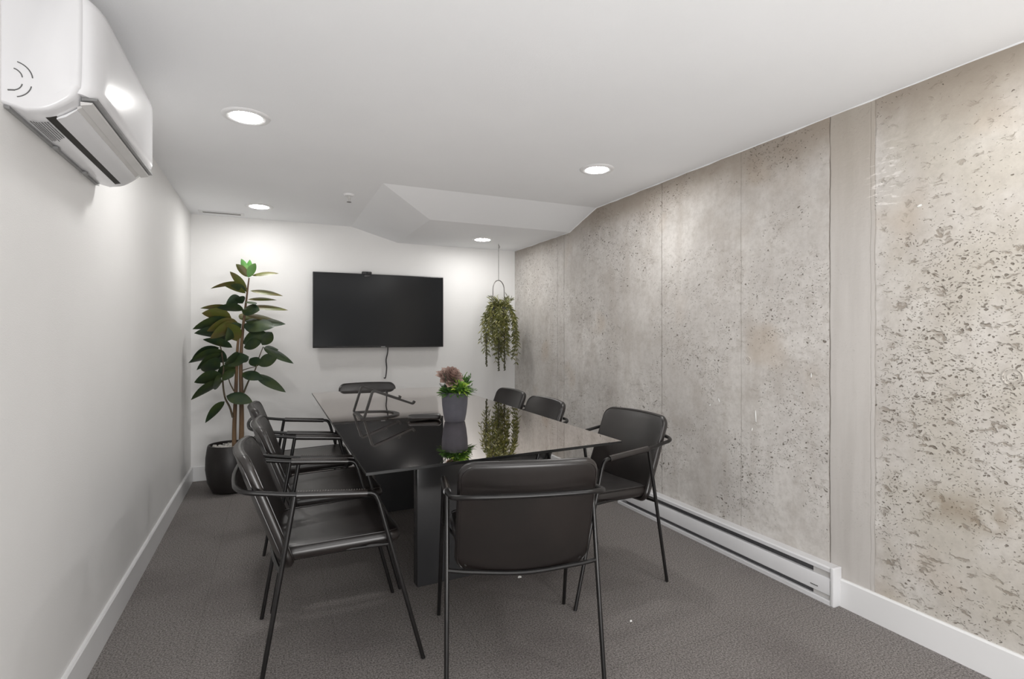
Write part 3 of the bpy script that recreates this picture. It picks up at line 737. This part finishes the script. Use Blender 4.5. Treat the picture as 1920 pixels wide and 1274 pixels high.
# leaves: base x,y, tip x,y, width (all in centimetre-like plan units), face angle, kind, depth at base / tip
LV = [
 (350, 155, 292, 92, 40, 25, 1, 0, -.03), (352, 158, 388, 88, 46, 15, 2, 0, -.04), (350, 150, 318, 66, 34, 30, 2, .02, .03), (352, 155, 360, 70, 30, 40, 2, .03, .05),
 (368, 148, 502, 138, 30, 62, 1, 0, -.03), (345, 230, 262, 128, 36, 45, 1, 0, -.05), (335, 185, 168, 212, 26, 55, 1, 0, .02), (340, 235, 232, 196, 30, 50, 1, 0, -.08), (342, 225, 265, 195, 36, 35, 0, 0, -.1),
 (362, 222, 522, 248, 36, 55, 1, 0, -.02), (350, 265, 492, 268, 28, 60, 1, 0, .03), (345, 275, 390, 290, 40, 45, 0, 0, -.14), (320, 262, 242, 290, 66, 20, 0, 0, -.12), (325, 285, 300, 255, 50, 35, 0, 0, -.08),
 (345, 300, 548, 318, 36, 55, 1, 0, -.03), (330, 318, 200, 305, 46, 50, 0, 0, -.12), (320, 320, 408, 318, 50, 60, 0, 0, -.17), (300, 320, 118, 308, 40, 60, 1, 0, -.02), (270, 355, 125, 332, 70, 35, 1, 0, -.08),
 (335, 340, 490, 368, 40, 58, 1, 0, .05), (335, 370, 535, 385, 70, 58, 0, 0, -.03), (330, 385, 480, 400, 76, 55, 0, 0, -.14), (300, 375, 150, 420, 70, 30, 1, 0, -.15), (275, 370, 80, 410, 70, 45, 0, 0, -.04),
 (300, 390, 165, 455, 80, 35, 1, 0, -.2), (320, 385, 240, 470, 85, 25, 0, 0, -.1), (290, 440, 88, 430, 66, 50, 0, 0, .02), (325, 480, 440, 425, 60, 50, 0, 0, -.1), (330, 500, 415, 475, 40, 60, 0, 0, -.15),
 (275, 500, 130, 460, 44, 50, 0, 0, -.08), (420, 488, 468, 424, 80, 12, 0, 0, -.03), (300, 470, 250, 380, 70, 40, 1, 0, -.12),
 (210, 500, 76, 560, 64, 50, 0, 0, 0), (232, 520, 60, 575, 66, 50, 0, 0, -.08), (225, 530, 100, 610, 60, 40, 0, 0, -.02), (235, 580, 357, 545, 66, 35, 0, 0, -.1), (215, 600, 120, 590, 90, 40, 0, 0, -.12),
 (300, 560, 356, 552, 44, 50, 0, 0, .05), (425, 498, 574, 578, 62, 50, 0, 0, -.02), (430, 505, 500, 510, 40, 50, 0, 0, .06), (400, 585, 495, 545, 64, 35, 0, 0, -.08), (400, 590, 362, 552, 60, 30, 0, 0, -.04),
 (235, 620, 280, 640, 100, 15, 0, 0, -.05), (228, 640, 88, 670, 84, 35, 0, 0, -.06), (230, 660, 72, 756, 66, 40, 0, 0, 0), (225, 665, 180, 690, 80, 30, 0, 0, -.12),
 (320, 625, 425, 655, 60, 35, 0, 0, -.1), (385, 630, 536, 718, 68, 35, 0, 0, -.03), (245, 735, 374, 768, 72, 30, 0, -.03, -.12), (238, 762, 142, 868, 58, 20, 0, 0, -.06),
 (318, 545, 240, 575, 60, 40, 0, 0, -.2), (330, 400, 420, 430, 60, 55, 0, 0, .08), (300, 430, 200, 480, 70, 45, 0, 0, .1), (310, 360, 380, 345, 50, 50, 1, 0, .12), (300, 600, 200, 640, 80, 40, 0, 0, .06), (250, 560, 160, 530, 60, 40, 0, 0, .1),
]
bm = B(); rnd = random.Random(8)
for (bx, by, tx_, ty, wd, fa, kd, d0, d1) in LV:
    p0, p1 = cp(bx, by, d0), cp(tx_, ty, d1 * .9)
    ax = (p1 - p0); s0 = ax.cross(FW).normalized(); s = s0 * math.cos(R(fa)) + FW * math.sin(R(fa))
    wm = wd / 2.6 * .0045 / max(.62, math.cos(R(fa))) * .73
    leaf(bm, p0, p1, wm, s, .006 + .02 * ax.length, -.18, 10, kd, .85)
obj('foliage', bm, ['rubber', 'rubber_y', 'rubber_l'], rp, True, 'keep')

# ------------------------------------------------------------------ hanging plant
HX, HY = 1.975, 4.70
hp = empty('hanging_plant', (HX, HY, 0), 0, 'olive green trailing plant hanging from the soffit by a wire hoop', 'plant')
zc = at(935, 525, HY).z
obj('cord', tube(B(), [(0, 0, SOF), (0, 0, zc)], .003, 6), 'wire', hp)
obj('ceiling_hook', tube(B(), fillet([(0, 0, SOF - .0), (0, 0, SOF - .015), (.012, 0, SOF - .022), (.008, 0, SOF - .04), (-.004, 0, SOF - .035)], .01, 4), .003, 6), 'wire', hp)
hw = .079; P = [RT * -hw + UP * 1.44, RT * -hw + UP * (zc - .10)] + [RT * (-hw * math.cos(math.pi * i / 12)) + UP * (zc - .095 + .09 * math.sin(math.pi * i / 12)) for i in range(1, 12)] + [RT * hw + UP * (zc - .10), RT * hw + UP * 1.44]
obj('hoop', tube(B(), P, .0045, 8), 'wire', hp)
obj('pot', lathe(B(), [(0, 1.36), (.05, 1.36), (.075, 1.40), (.085, 1.46), (.082, 1.462), (.07, 1.45), (0, 1.445)], 28), 'pot_grey', hp)
bm = B(); bm2 = B(); rnd = random.Random(21)
def vine(bmv, P, step, L, wd, mi):
    pts = catmull(P, 5); tube(bmv, pts, .0015, 4)
    for f_ in bmv.faces[-1:]: pass
    acc = 0
    for a, b in zip(pts, pts[1:]):
        acc += (b - a).length
        while acc > step:
            acc -= step; d = (b - a).normalized(); ph = rnd.uniform(0, 6.28)
            out = Vector((math.cos(ph), math.sin(ph), 0)); e_ = (d * .75 + out * .75 + UP * rnd.uniform(-.15, .25)).normalized()
            leaf(bmv, b, b + e_ * L * rnd.uniform(.7, 1.15), wd, e_.cross(Vector((rnd.uniform(-1, 1), rnd.uniform(-1, 1), .3))), .003, .2, 4, mi if rnd.random() < .75 else 1 - mi, .8)
for q in range(80):
    a = rnd.uniform(0, 6.28); r1 = rnd.uniform(.05, .155); out = Vector((math.cos(a), math.sin(a), 0)); L = rnd.uniform(.12, .44)
    if out.dot(RT) > .3: L += .08
    z0 = 1.455; P = [out * .03 + UP * z0, out * r1 * .7 + UP * (z0 + rnd.uniform(.0, .04)), out * (r1 + .01) + UP * (z0 - .08), out * (r1 + .03) + UP * (z0 - L * .6), out * (r1 + rnd.uniform(0, .05)) + UP * (z0 - L)]
    if HX + P[-1].x > XR - .03: continue
    vine(bm, P, .012, .047, .0098, 0)
for q in range(26):
    a = rnd.uniform(0, 6.28); out = Vector((math.cos(a), math.sin(a), 0))
    P = [out * .03 + UP * 1.45, out * .06 + UP * 1.49, out * rnd.uniform(.08, .13) + UP * rnd.uniform(1.49, 1.56)]; vine(bm, P, .014, .048, .0095, 1)
obj('foliage', bm, ['olive', 'olive_d'], hp, True, 'keep')
for px, y1_, y0_ in ((912, 688, 560), (935, 696, 570), (946, 695, 570)):
    bm = B(); p1 = at(px, y1_, HY - .05) - Vector((HX, HY, 0)); p0 = p1.copy(); p0.z = 1.22; n = 40
    tube(bm, [p0, p1], .003, 6)
    for i in range(n):
        for k in range(3):
            a = rnd.uniform(0, 6.28); c = p0.lerp(p1, (i + rnd.random()) / n) + Vector((math.cos(a), math.sin(a), 0)) * .006
            bmesh.ops.create_icosphere(bm, subdivisions=1, radius=.0055, matrix=Matrix.Translation(c))
    obj('trailing_tail', bm, 'pearl', hp)

# ------------------------------------------------------------------ scraps on the carpet
def scrap(px, py, s, lab):
    z = CAMZ / ((py - 628) / FPX); a = (px - 960) / FPX; x, y = z * (a * cr + sr), z * (cr - sr * a)
    bm = B(); vs = [bm.verts.new(p) for p in ((-s, -s * .3, .001), (s * .9, -s * .5, .001), (s, s * .2, .004), (0, s * .6, .005), (-s * .8, s * .3, .002))]
    f_ = bm.faces.new(vs); e_ = bmesh.ops.extrude_face_region(bm, geom=[f_])
    for g_ in e_['geom']:
        if isinstance(g_, bmesh.types.BMVert): g_.co.z += .0015
    o = obj('paper_scrap', bm, 'scrap', None, False); o.location = (x, y, .003); tag(o, lab, 'scrap', 'white scraps on the carpet')
scrap(974, 1085, .010, 'white scrap on the carpet under the near chair with its back to us')
scrap(1183, 1168, .005, 'tiny white scrap on the carpet in the open floor right of the near chair')
